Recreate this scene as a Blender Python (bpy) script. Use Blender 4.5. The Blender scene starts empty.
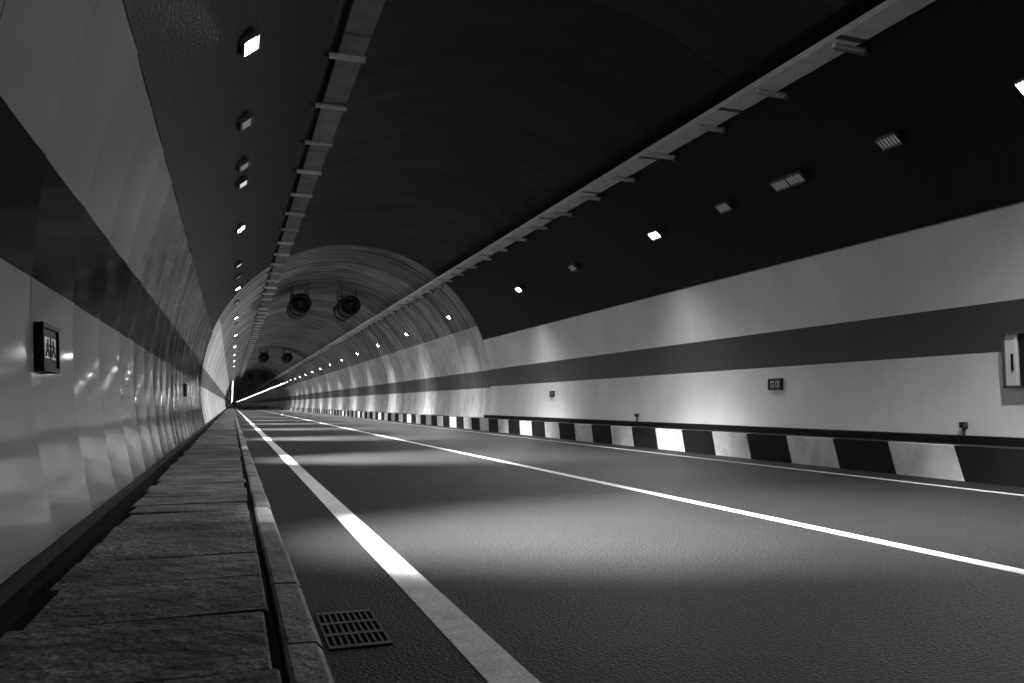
import bpy, math, random
from mathutils import Vector, Matrix
random.seed(4)
R=6.11; XC=4.89; ZC=1.82
Y0=-16.0; YP=34.2; YE=2400.0
col=bpy.context.scene.collection

# ---------------------------------------------------------------- materials
def mat(name, c, rough=0.6, spec=0.5, var=0.0, scale=3.0, stretch=(1,1,1), bump=0.0, bscale=40.0,
        ring=None, metal=0.0, fine=0.0, emit=0.0, detail=6, bdist=0.02, fscale=95, stain=0.0, sscale=1.0):
    m=bpy.data.materials.new(name); m.use_nodes=True
    nt=m.node_tree; b=nt.nodes['Principled BSDF']
    b.inputs['Roughness'].default_value=rough
    b.inputs['Metallic'].default_value=metal
    b.inputs['Specular IOR Level'].default_value=spec
    b.inputs['Base Color'].default_value=(c,c,c,1)
    if emit:
        b.inputs['Emission Color'].default_value=(1,1,1,1)
        b.inputs['Emission Strength'].default_value=emit
    tc=nt.nodes.new('ShaderNodeTexCoord')
    out=None
    def math_(op,a,bb,cl=False):
        n=nt.nodes.new('ShaderNodeMath'); n.operation=op; n.use_clamp=cl
        for i,v in enumerate((a,bb)):
            if v is None: continue
            if isinstance(v,(int,float)): n.inputs[i].default_value=v
            else: nt.links.new(v,n.inputs[i])
        return n.outputs[0]
    if var:
        mp=nt.nodes.new('ShaderNodeMapping'); mp.inputs['Scale'].default_value=stretch
        nt.links.new(tc.outputs['Object'],mp.inputs['Vector'])
        n=nt.nodes.new('ShaderNodeTexNoise'); n.inputs['Scale'].default_value=scale; n.inputs['Detail'].default_value=detail
        n.inputs['Roughness'].default_value=0.62
        nt.links.new(mp.outputs[0],n.inputs['Vector'])
        f=math_('MULTIPLY_ADD',n.outputs['Fac'],var*4.0)
        f.node.inputs[2].default_value=1-2*var
        out=math_('MAXIMUM',f,0.15)
    for (am,sc) in ((fine,fscale),(stain,sscale)):
        if not am: continue
        n2=nt.nodes.new('ShaderNodeTexNoise'); n2.inputs['Scale'].default_value=sc; n2.inputs['Detail'].default_value=3
        nt.links.new(tc.outputs['Object'],n2.inputs['Vector'])
        f=math_('MULTIPLY_ADD',n2.outputs['Fac'],am*5.0); f.node.inputs[2].default_value=1-2.5*am
        f=math_('MAXIMUM',f,0.1)
        out=f if out is None else math_('MULTIPLY',out,f)
    if ring:
        per,wid,depth=ring
        sx=nt.nodes.new('ShaderNodeSeparateXYZ'); nt.links.new(tc.outputs['Object'],sx.inputs[0])
        md=math_('FLOORED_MODULO',sx.outputs['Y'],per)
        lt=math_('LESS_THAN',md,wid)
        f=math_('MULTIPLY_ADD',lt,-depth); f.node.inputs[2].default_value=1.0
        idx=math_('FLOOR',math_('DIVIDE',sx.outputs['Y'],per),None)
        wn=nt.nodes.new('ShaderNodeTexWhiteNoise'); wn.noise_dimensions='1D'; nt.links.new(idx,wn.inputs['W'])
        g=math_('MULTIPLY_ADD',wn.outputs['Value'],0.4); g.node.inputs[2].default_value=0.8
        f=math_('MULTIPLY',f,g)
        out=f if out is None else math_('MULTIPLY',out,f)
    if out is not None:
        v=math_('MULTIPLY',out,c,True)
        cb=nt.nodes.new('ShaderNodeCombineColor')
        for i in range(3): nt.links.new(v,cb.inputs[i])
        nt.links.new(cb.outputs[0],b.inputs['Base Color'])
    if bump:
        n=nt.nodes.new('ShaderNodeTexNoise'); n.inputs['Scale'].default_value=bscale; n.inputs['Detail'].default_value=4
        nt.links.new(tc.outputs['Object'],n.inputs['Vector'])
        bp=nt.nodes.new('ShaderNodeBump'); bp.inputs['Strength'].default_value=bump; bp.inputs['Distance'].default_value=bdist
        nt.links.new(n.outputs['Fac'],bp.inputs['Height']); nt.links.new(bp.outputs[0],b.inputs['Normal'])
    return m

M_panel =mat('enamel_panel_white',.68,.42,.5,var=.12,scale=.5,stretch=(1,1,.5))
M_band  =mat('enamel_panel_band',.10,.42,.5,var=.08,scale=.8)
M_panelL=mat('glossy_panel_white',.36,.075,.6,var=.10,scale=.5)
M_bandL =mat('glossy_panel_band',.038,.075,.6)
M_back  =mat('joint_dark',.015,.8)
M_backR =mat('joint_grey',.35,.8)
M_ceilN =mat('vault_dark_paint',.011,.5,.32,var=.35,scale=.9,stretch=(1,.35,1),bump=.8,bscale=26,ring=(6.1,.05,.5),fine=.30,fscale=18,bdist=.03)
M_ceilC =mat('vault_crown_concrete',.036,.55,.38,var=.65,scale=1.2,stretch=(.25,1.6,.25),bump=.6,bscale=14,ring=(2.95,.07,.6),fine=.2,fscale=20,stain=.36,sscale=.35)
M_ceilF =mat('vault_concrete',.28,.7,.4,var=.55,scale=1.3,stretch=(.3,1.6,.3),bump=.5,bscale=12,ring=(2.95,.16,.75),stain=.24,sscale=.8)
M_wallF =mat('wall_concrete_light',.56,.6,.4,var=.22,scale=2.0,stretch=(1,1,.6),bump=.3,bscale=9,ring=(2.95,.06,.45),stain=.10,sscale=1.0)
M_bandF =mat('wall_concrete_band',.14,.6,.4,var=.2,scale=1.5,ring=(2.95,.06,.3))
M_road  =mat('asphalt',.023,.58,.40,var=.22,scale=.9,bump=1.0,bscale=55,fine=1.1,bdist=.024,fscale=42,stain=.12,sscale=.5)
M_line  =mat('road_paint',.60,.5,.4,var=.2,scale=6,fine=.2,fscale=55)
M_line2 =mat('road_paint_worn',.38,.6,.4,var=.3,scale=5,fine=.15)
M_slab  =mat('footway_slab',.16,.75,.3,var=.55,scale=2.4,stretch=(1,3.5,1),bump=1.0,bscale=14,fine=.45,fscale=45,stain=.38,sscale=2.4,bdist=.035)
M_kerb  =mat('kerb_stone',.24,.7,.3,var=.35,scale=5,bump=.8,bscale=30,fine=.35,fscale=55,stain=.3,sscale=1.8)
M_grav  =mat('gutter_dirt',.02,.9,.2,var=.4,scale=9,bump=.8,bscale=30)
M_kw    =mat('kerb_white',.64,.6,.3,var=.18,scale=3,stain=.06,sscale=2)
M_kb    =mat('kerb_black',.02,.6,.3,var=.2,scale=3)
M_ledge =mat('walkway_concrete',.06,.8,.3,var=.2,scale=3)
M_steel =mat('galvanised_steel',.80,.5,.5,var=.12,scale=3,metal=.05)
M_steelD=mat('dull_steel_tray',.26,.55,.4,var=.25,scale=3)
M_house =mat('lamp_housing',.22,.5,.5)
M_glassoff=mat('lamp_lens_off_lifted',.75,.3,.5,emit=.08)  # lens of unlit lamps; faint emission added to make it look lighter
M_lensD =mat('lamp_lens_pool_helper',.8,.3,emit=.5)  # weak lens for the extra lamps added to light the road
M_lens  =mat('lamp_lens_lit',.8,.3,emit=70)
M_lensF =mat('lamp_lens_lit_far',.8,.3,emit=300)
M_dark  =mat('dark_metal',.02,.5,.5)
M_mid   =mat('grey_metal',.12,.45,.5)
M_white =mat('sign_white',.65,.5,.4)
M_iron  =mat('cast_iron',.08,.55,.5,var=.2,scale=20,bump=.4,bscale=60)
M_hole  =mat('drain_void',.003,.9,.1)

# ---------------------------------------------------------------- mesh helper
class MB:
    def __init__(s): s.v=[];s.f=[];s.m=[];s.mats=[];s.sm=[]
    def mi(s,m):
        if m not in s.mats: s.mats.append(m)
        return s.mats.index(m)
    def grid(s,fn,nu,nv,m,smooth=True):
        o=len(s.v)
        for j in range(nv+1):
            for i in range(nu+1): s.v.append(tuple(fn(i/nu,j/nv)))
        k=s.mi(m)
        for j in range(nv):
            for i in range(nu):
                a=o+j*(nu+1)+i
                s.f.append((a,a+1,a+nu+2,a+nu+1)); s.m.append(k); s.sm.append(smooth)
    def hull8(s,c,m):
        o=len(s.v); s.v+= [tuple(p) for p in c]; k=s.mi(m)
        for q in ((0,3,2,1),(4,5,6,7),(0,1,5,4),(1,2,6,5),(2,3,7,6),(3,0,4,7)):
            s.f.append(tuple(o+i for i in q)); s.m.append(k); s.sm.append(False)
    def box(s,x0,x1,y0,y1,z0,z1,m,mx=None):
        c=[Vector(p) for p in ((x0,y0,z0),(x1,y0,z0),(x1,y1,z0),(x0,y1,z0),(x0,y0,z1),(x1,y0,z1),(x1,y1,z1),(x0,y1,z1))]
        if mx: c=[mx@p for p in c]
        s.hull8(c,m)
    def prism(s,prof,y0,y1,m,cap=True):
        o=len(s.v);n=len(prof);k=s.mi(m)
        s.v+=[(p[0],y0,p[1]) for p in prof]+[(p[0],y1,p[1]) for p in prof]
        for i in range(n):
            j=(i+1)%n
            s.f.append((o+i,o+j,o+n+j,o+n+i)); s.m.append(k); s.sm.append(False)
        if cap:
            s.f.append(tuple(o+i for i in range(n))[::-1]); s.m.append(k); s.sm.append(False)
            s.f.append(tuple(o+n+i for i in range(n))); s.m.append(k); s.sm.append(False)
    def lathe(s,prof,m,cx,cz,n=32,smooth=True):
        o=len(s.v);k=s.mi(m)
        for r,y in prof:
            for i in range(n):
                a=2*math.pi*i/n
                s.v.append((cx+r*math.cos(a),y,cz+r*math.sin(a)))
        for j in range(len(prof)-1):
            for i in range(n):
                i2=(i+1)%n
                s.f.append((o+j*n+i,o+j*n+i2,o+(j+1)*n+i2,o+(j+1)*n+i)); s.m.append(k); s.sm.append(smooth)
    def obj(s,name,link=True):
        me=bpy.data.meshes.new(name); me.from_pydata(s.v,[],s.f)
        for m in s.mats: me.materials.append(m)
        me.polygons.foreach_set('material_index',s.m)
        me.polygons.foreach_set('use_smooth',s.sm)
        me.update()
        if not link: return me
        ob=bpy.data.objects.new(name,me); col.objects.link(ob); return ob

def arcp(side,a,y,off=0.0):
    r=R-off
    return (XC+side*r*math.cos(a), y, ZC+r*math.sin(a))
def ang(z): return math.asin((z-ZC)/R)
Z_BOT={-1:.26,1:.575}; Z_B0=1.89; Z_B1=2.645; Z_TOP=3.97

# ---------------------------------------------------------------- side walls
def wall(side,name,mp,mb_,bow,gap,bk):
    b=MB()
    zb=.0
    b.grid(lambda u,v: arcp(side,ang(zb)+(ang(Z_TOP+.02)-ang(zb))*v, Y0+(YP-Y0)*u, -.02 if side==-1 else .02),20,24,bk)
    pw=1.35
    y=Y0
    while y<YP-.05:
        y1=min(y+pw,YP)
        t_=.005 if side==-1 else .0006
        tilt=random.uniform(-1,1)*t_; tl2=random.uniform(-1,1)*t_*.7
        for (za,zb_,m) in ((Z_BOT[side],Z_B0,mp),(Z_B0,Z_B1,mb_),(Z_B1,Z_TOP,mp)):
            def fn(u,v,za=za,zb_=zb_):
                a=ang(za+.001)+(ang(zb_-.001)-ang(za+.001))*v
                yy=y+gap+(y1-y-2*gap)*u
                o=.03 - bow*(1-(2*u-1)**2) + tilt*(2*u-1)+tl2*(2*v-1)
                return arcp(side,a,yy,o)
            b.grid(fn,10,8,m)
        y=y1
    a0=ang(Z_TOP)
    b.grid(lambda u,v: arcp(side,a0,Y0+(YP-Y0)*u,.035-.06*v),10,1,M_mid)
    if side==1:
        b.grid(lambda u,v: arcp(side,ang(.2)+(ang(.575)-ang(.2))*v,Y0+(YP-Y0)*u,.025),10,3,M_back)
    b.grid(lambda u,v: arcp(side,ang(Z_BOT[side])+(a0-ang(Z_BOT[side]))*v,YP,.035-.06*u),1,24,M_mid)
    n=90
    ys=lambda u: YP+(YE-YP)*u**3
    for (za,zb_,m,nn) in ((.0,Z_B0-.05,M_wallF,8),(Z_B0-.05,Z_B1-.02,M_bandF,4),(Z_B1-.02,4.6,M_wallF,6)):
        b.grid(lambda u,v: arcp(side,ang(za)+(ang(zb_)-ang(za))*v,ys(u),0),n,nn,m)
    return b.obj(name)
wall(-1,'wall_left',M_panelL,M_bandL,.008,.005,M_back)
wall( 1,'wall_right',M_panel,M_band,.0004,.0008,M_backR)

# ---------------------------------------------------------------- ceiling vault
b=MB()
a0=ang(Z_TOP); ac1=ang(6.9); ac0=math.pi-ang(6.75)
for (aa,ab,m,n) in ((a0-.005,ac1,M_ceilN,20),(ac1,ac0,M_ceilC,34),(ac0,math.pi-a0+.005,M_ceilN,20)):
    b.grid(lambda u,v: arcp(1,aa+(ab-aa)*v,Y0+(YP-Y0)*u,0),12,n,m)
a1=ang(4.6)
b.grid(lambda u,v: arcp(1,a1+(math.pi-2*a1)*v,YP+(YE-YP)*u**3,0),90,64,M_ceilF)
b.obj('ceiling')

# ---------------------------------------------------------------- road
b=MB()
b.grid(lambda u,v:(.30+9.62*v,Y0+(YE-Y0)*u,0),4,2,M_road,False)
fl=b.obj('floor')
def strip(name,x0,x1,m,z=.004):
    b=MB()
    b.box(x0,x1,Y0,YE,-.01,z,m); return b.obj(name)
strip('lane_edge_line',.985,1.18,M_line)
strip('lane_centre_line',4.86,5.00,M_line)
strip('lane_edge_line',8.98,9.10,M_line2)

# ---------------------------------------------------------------- left footway
b=MB()
b.box(-1.10,.188,Y0,YE,-.2,.20,M_grav)
b.obj('footway_bed')
b=MB()
y=Y0
while y<140:
    L=random.uniform(.50,.78) if y<60 else 1.2
    xl=-.755+random.uniform(-.03,.025); xr=.160+random.uniform(-.015,.012)
    dz=[random.uniform(-.007,.007) for _ in range(4)]
    sk=random.uniform(-.012,.012)
    g=random.uniform(.006,.016)
    y1=y+L-g
    base=[(xl,y),(xr,y+sk),(xr,y1+sk*.5),(xl+random.uniform(-.02,.02),y1)]
    lo=[Vector((p[0],p[1],.202)) for p in base]
    mid=[Vector((p[0],p[1],.24+d)) for p,d in zip(base,dz)]
    c=sum(lo,Vector())/4
    top=[Vector((p.x+(.010 if p.x<c.x else -.010),p.y+(.008 if p.y<c.y else -.008),p.z+.010)) for p in mid]
    b.hull8(lo+mid,M_slab); b.hull8(mid+top,M_slab)
    y+=L
b.box(-.755,.160,140,YE,.202,.25,M_slab)
b.obj('footway_slabs')
b=MB(); y=Y0
while y<140:
    L=1.0; s=random.uniform(-.006,.006); h=random.uniform(-.004,.004)
    prof=[(.197+s,-.2),(.341+s,-.2),(.331+s,.225+h),(.306+s,.253+h),(.210+s,.255+h),(.197+s,.24+h)]
    b.prism(prof,y+.007,y+L-.007,M_kerb)
    y+=L
b.prism([(.197,-.2),(.341,-.2),(.331,.225),(.306,.253),(.197,.255)],140,YE,M_kerb)
b.obj('kerb_stones')
b=MB(); b.box(-1.10,-.95,Y0,YE,.202,.262,M_ledge); b.obj('baseboard_left')

# ---------------------------------------------------------------- right walkway with striped kerb
b=MB()
b.box(10.04,10.80,Y0,YE,-.2,.485,M_ledge)
b.obj('walkway_ledge')
b=MB()
S=1.24; ph=8.78
k=int((Y0-ph)/S)
while ph+k*S<240:
    y0=ph+k*S; y1=y0+S
    m=M_kw if k%2==0 else M_kb
    sl=.20
    xb,xt=9.885,9.92
    zt=.50
    c=[(xb,y0-sl/2,-.02),(10.03,y0-sl/2,-.02),(10.03,y1-sl/2,-.02),(xb,y1-sl/2,-.02),
       (xt,y0+sl/2,zt),(10.03,y0+sl/2,zt),(10.03,y1+sl/2,zt),(xt,y1+sl/2,zt)]
    b.hull8(c,m); k+=1
b.box(9.9,10.03,ph+k*S,YE,-.02,.5,M_ledge)
b.obj('striped_kerb')
b=MB()
b.prism([(10.68+.02*math.cos(t*math.pi/4),.60+.02*math.sin(t*math.pi/4)) for t in range(8)],Y0,YP,M_dark)
b.box(10.66,10.80,Y0,YP,.486,.575,M_back)
b.obj('baseboard_right')

# ---------------------------------------------------------------- cable trays
def tray(side,x0,x1,z,ystart,step,wallx,mt):
    b=MB(); t=.006; h=.10
    b.box(x0,x1,Y0,300,z,z+t,mt)
    b.box(x0,x0+t,Y0,300,z+t,z+h,mt); b.box(x1-t,x1,Y0,300,z+t,z+h,mt)
    for i in range(4):
        cx=x0+.08+i*(x1-x0-.16)/3
        b.prism([(cx+.022*math.cos(q*math.pi/3),z+t+.024+.022*math.sin(q*math.pi/3)) for q in range(6)],Y0,300,M_dark)
    y=ystart-step*int((ystart-Y0)/step)
    while y<180:
        xa,xb=(x0+.10,wallx) if side==1 else (wallx,x1+.03)
        b.box(xa,xb,y-.03,y+.03,z-.045,z-.001,M_steel)
        b.box(xa,xb,y+.024,y+.030,z-.085,z-.045,M_steel)
        px=wallx
        b.box(px-.02 if side==1 else px-.03,px+.03 if side==1 else px+.02,y-.05,y+.05,z-.10,z+.10,M_mid)
        y+=step
    for yj in range(-12,180,3):
        b.box(x0-.004,x1+.004,yj-.06,yj+.06,z-.004,z+.004,M_mid)
    b.obj('cable_tray')
tray(1,8.19,8.66,6.43,9.2,1.83,8.87,M_steel)
tray(-1,1.48,1.90,6.78,10.5,2.28,1.32,M_steelD)

# ---------------------------------------------------------------- tunnel lights
def lampmesh(lens,name):
    b=MB()
    w,d=.20,.115
    b.box(-w,w,-d,d,-.025,.025,M_house)
    for s in (-1,1):
        b.box(-w,w,s*d-.006,s*d+.006,-.045,.025,M_house)
        b.box(s*w-.006,s*w+.006,-d,d,-.045,.025,M_house)
    for i in range(9):
        x=-w+.03+i*(2*w-.06)/8
        b.box(x-.003,x+.003,-d+.01,d-.01,.025,.05,M_house)
    for i in range(6):
        x=-w+.035+i*(2*w-.07)/5
        b.box(x-.012,x+.012,-d+.035,d-.035,-.034,-.026,lens)
    for s in (-1,1):
        b.box(s*(w+.012)-.004,s*(w+.012)+.004,-.018,.018,-.02,.10,M_mid)
    b.box(-w-.016,w+.016,-.02,.02,.095,.105,M_mid)
    return b.obj(name,link=False)
ME_on=lampmesh(M_lens,'tunnel_light_lit'); ME_off=lampmesh(M_glassoff,'tunnel_light_off'); ME_dim=lampmesh(M_lensD,'road_pool_helper_lamp')
PR=Vector((9.82,0,5.30)); PL=Vector((.09,0,5.52))
def place(side,y,me,beam=0,flood=0,name='tunnel_light'):
    p=(PR if side==1 else PL).copy(); p.y=y
    tgt=Vector((5.2 if side==1 else 4.6,y,0))
    q=(tgt-p).to_track_quat('-Z','Y')
    ob=bpy.data.objects.new(name,me); col.objects.link(ob)
    ob.location=p; ob.rotation_euler=q.to_euler()
    if flood:
        ld=bpy.data.lights.new('flood',type='SPOT'); ld.energy=flood; ld.spot_size=math.radians(158); ld.spot_blend=.8
        ld.shadow_soft_size=.07
        lo=bpy.data.objects.new('flood',ld); col.objects.link(lo); lo.parent=ob
        lo.location=(0,0,-.13)
    if beam:
        ld=bpy.data.lights.new('beam','SPOT'); ld.energy=beam; ld.spot_size=math.radians(74); ld.spot_blend=1.0
        ld.shadow_soft_size=.12
        lo=bpy.data.objects.new('beam',ld); col.objects.link(lo); lo.parent=ob
        q2=(Vector((3.9,y,0))-p).to_track_quat('-Z','Y')
        lo.rotation_euler=(q.inverted()@q2).to_euler()
        lo.location=(0,0,-.09); lo.scale=(.60,1,1)
    return ob
yR=[7.3+9.95*k for k in range(0,16)]
yL=[10.0+10.95*k for k in range(0,15)]
for y in yR: place(1,y,ME_on,0,1300 if y<YP-3 else 1900)
for y in yL: place(-1,y,ME_on,0,450 if y<YP-3 else 600)
for k in range(15): place(-1,6.6+9.95*k,ME_dim,13500)  # made-up extra left lamps, added to throw the light pools on the road
for y in (9.75,12.0,12.42,14.3,22.3): place(1,y,ME_off)
for y in (12.9,15.3,29): place(-1,y,ME_off)
b=MB()
for side in (1,-1):
    y=yR[-1]+9.95 if side==1 else yL[-1]+10.95
    while y<YE-5:
        p=(PR if side==1 else PL).copy(); p.y=y
        tgt=Vector((5.2 if side==1 else 4.6,y,0))
        mx=Matrix.Translation(p)@(tgt-p).to_track_quat('-Z','Y').to_matrix().to_4x4()
        b.box(-.20,.20,-.125,.125,-.025,.05,M_house,mx)
        b.box(-.17,.17,-.06,.06,-.034,-.026,M_lensF,mx)
        y+=9.95 if side==1 else 10.95
b.obj('tunnel_light_row')

# ---------------------------------------------------------------- jet fans
def fan(cx,y,cz):
    b=MB(); r=.54
    b.lathe([(r*.88,y+.35),(r*.88,y+.02),(r*.93,y-.02),(r,y),(r+.03,y+.05),(r+.03,y+.09),(r,y+.10),(r,y+1.2),(r+.04,y+1.21),(r+.04,y+2.2),(r,y+2.21),(r,y+3.3),(r+.03,y+3.32),(r*.9,y+3.4),(r*.88,y+3.0)],M_dark,cx,cz)
    b.lathe([(r*.97,y-.015),(r*1.0,y-.02),(r*1.03,y-.015)],M_mid,cx,cz)
    b.lathe([(.0,y+.10),(.08,y+.12),(.15,y+.2),(.19,y+.32),(.19,y+3.0),(0,y+3.05)],M_mid,cx,cz,20)
    for i in range(8):
        a=i*math.pi/4
        mx=Matrix.Translation((cx,y+.55,cz))@Matrix.Rotation(a,4,'Y')@Matrix.Rotation(.6,4,'Z')
        b.box(.17,.47,-.01,.01,-.07,.07,M_dark,mx)
    for rr in (.22,.34,.45):
        b.lathe([(rr-.008,y+.02),(rr+.008,y+.02),(rr+.008,y+.035),(rr-.008,y+.035)],M_mid,cx,cz,28)
    for i in range(4):
        mx=Matrix.Translation((cx,y+.03,cz))@Matrix.Rotation(i*math.pi/4,4,'Y')
        b.box(-.48,.48,-.006,.006,-.008,.008,M_mid,mx)
    b.lathe([(0,y+1.0),(r*.9,y+1.02)],M_dark,cx,cz,24)
    for yy in (y+.9,y+2.4):
        for s in (-1,1):
            hx=cx+s*.42; zt=ZC+math.sqrt(R*R-(hx-XC)**2)
            b.box(hx-.02,hx+.02,yy-.02,yy+.02,cz+.36,zt-.005,M_dark)
        b.box(cx-.46,cx+.46,yy-.03,yy+.03,cz+.52,cz+.58,M_dark)
    b.obj('jet_fan')
for y in (44.8,98,170):
    fan(3.46,y,6.62); fan(6.14,y,6.62)

# ---------------------------------------------------------------- wall signs
def sign(side,y,z,w,h,name='evacuation_sign'):
    b=MB()
    a=ang(z)
    N=Vector((-side*math.cos(a),0,-math.sin(a))); V=Vector((-side*math.sin(a)*1.0,0,math.cos(a)))
    if V.z<0: V=-V
    U=Vector((0,1,0))
    o=Vector(arcp(side,a,y,.032))
    mx=Matrix(((U.x,V.x,N.x,o.x),(U.y,V.y,N.y,o.y),(U.z,V.z,N.z,o.z),(0,0,0,1)))
    b.box(-w/2,w/2,-h/2,h/2,0,.035,M_dark,mx)
    f=.03
    for (x0,x1,y0,y1) in ((-w/2,w/2,h/2-f,h/2),(-w/2,w/2,-h/2,-h/2+f),(-w/2,-w/2+f,-h/2,h/2),(w/2-f,w/2,-h/2,h/2)):
        b.box(x0,x1,y0,y1,.035,.05,M_dark if side==-1 else M_mid,mx)
    fw=w-.16; fh=h-(.17 if side==-1 else .10)
    b.box(-fw/2,fw/2,-fh/2,fh/2,.035,.040,M_white,mx)
    e=.044
    for s,cx in ((1,-fw*.25),(-1,fw*.25)):
        q=lambda x0,x1,y0,y1: b.box(cx+min(s*x0*fw,s*x1*fw),cx+max(s*x0*fw,s*x1*fw),y0*fh,y1*fh,.038,e,M_dark,mx)
        q(-.02,.05,.22,.40); q(-.06,.04,-.05,.22); q(.03,.14,.06,.17); q(-.14,-.05,.0,.11)
        q(-.12,-.03,-.22,-.05); q(-.17,-.10,-.40,-.2); q(.0,.11,-.18,-.05); q(.07,.13,-.40,-.14)
    b.box(-.014,.014,-fh/2,fh/2,.038,e,M_dark,mx)
    return b.obj(name)
sign(-1,5.95,1.46,.50,.31)
sign(1,14.2,1.52,.44,.24)
sign(1,26.8,1.46,.36,.21)
sign(-1,22.5,1.46,.60,.33)

# hydrant cabinet, right wall
b=MB()
y0,y1,z0,z1=7.75,8.80,1.34,2.16
xf=10.90
b.box(xf,10.97,y0,y1,z0,z1,M_dark)
for (a,b_,c,d) in ((y0,y1,z1-.03,z1),(y0,y1,z0,z0+.03),(y0,y0+.03,z0,z1),(y1-.03,y1,z0,z1)):
    b.box(xf-.05,xf+.02,a,b_,c,d,M_mid)
b.box(xf-.02,xf+.02,y1-.20,y1-.03,z0+.03,z1-.03,M_panel)
b.box(xf-.035,xf+.0,y1-.16,y1-.13,z0+.25,z0+.5,M_dark)
b.box(xf-.03,xf+.02,y1-.24,y1-.20,z0+.03,z1-.03,M_steel)
b.box(xf-.01,xf+.01,y0+.05,y1-.28,z0+.05,z1-.05,M_dark)
b.box(xf-.03,xf+.0,y1-.44,y1-.38,z0+.2,z1-.2,M_white)
b.obj('hydrant_cabinet')
for y,z in ((9.5,.77),(20.2,.78)):
    b=MB()
    x=XC+math.sqrt((R-.03)**2-(z-ZC)**2)
    b.box(x-.09,x-.005,y-.04,y+.04,z-.04,z+.05,M_mid)
    b.box(x-.10,x-.088,y-.03,y+.03,z-.03,z+.035,M_dark)
    b.box(x-.06,x-.03,y-.012,y+.012,.575,z-.04,M_mid)
    b.obj('junction_box')

# ---------------------------------------------------------------- drain grate
b=MB()
gx0,gx1,gy0,gy1=.445,.72,3.74,4.34
b.box(gx0,gx1,gy0,gy1,-.02,.002,M_hole)
nx,ny=9,3
bw=.011
for i in range(nx+1):
    x=gx0+(gx1-gx0)*i/nx
    b.box(x-bw/2,x+bw/2,gy0,gy1,0,.008,M_iron)
for j in range(ny+1):
    y=gy0+(gy1-gy0)*j/ny
    b.box(gx0-bw/2,gx1+bw/2,y-.022,y+.022,0,.009,M_iron)
b.obj('drain_grate')

# ---------------------------------------------------------------- world, camera
w=bpy.data.worlds.new('World'); bpy.context.scene.world=w; w.use_nodes=True
w.node_tree.nodes['Background'].inputs[0].default_value=(.5,.5,.5,1)
w.node_tree.nodes['Background'].inputs[1].default_value=.005
cd=bpy.data.cameras.new('Camera'); cam=bpy.data.objects.new('Camera',cd); col.objects.link(cam)
cd.lens=28; cd.sensor_width=36; cd.clip_end=3000; cd.clip_start=.02
cam.location=(0,0,1.1)
cam.rotation_euler=(math.radians(90+4.49),0,math.radians(-19.33))
bpy.context.scene.camera=cam
vs=bpy.context.scene.view_settings
vs.view_transform='Standard'; vs.look='None'; vs.exposure=0.25; vs.gamma=0.74
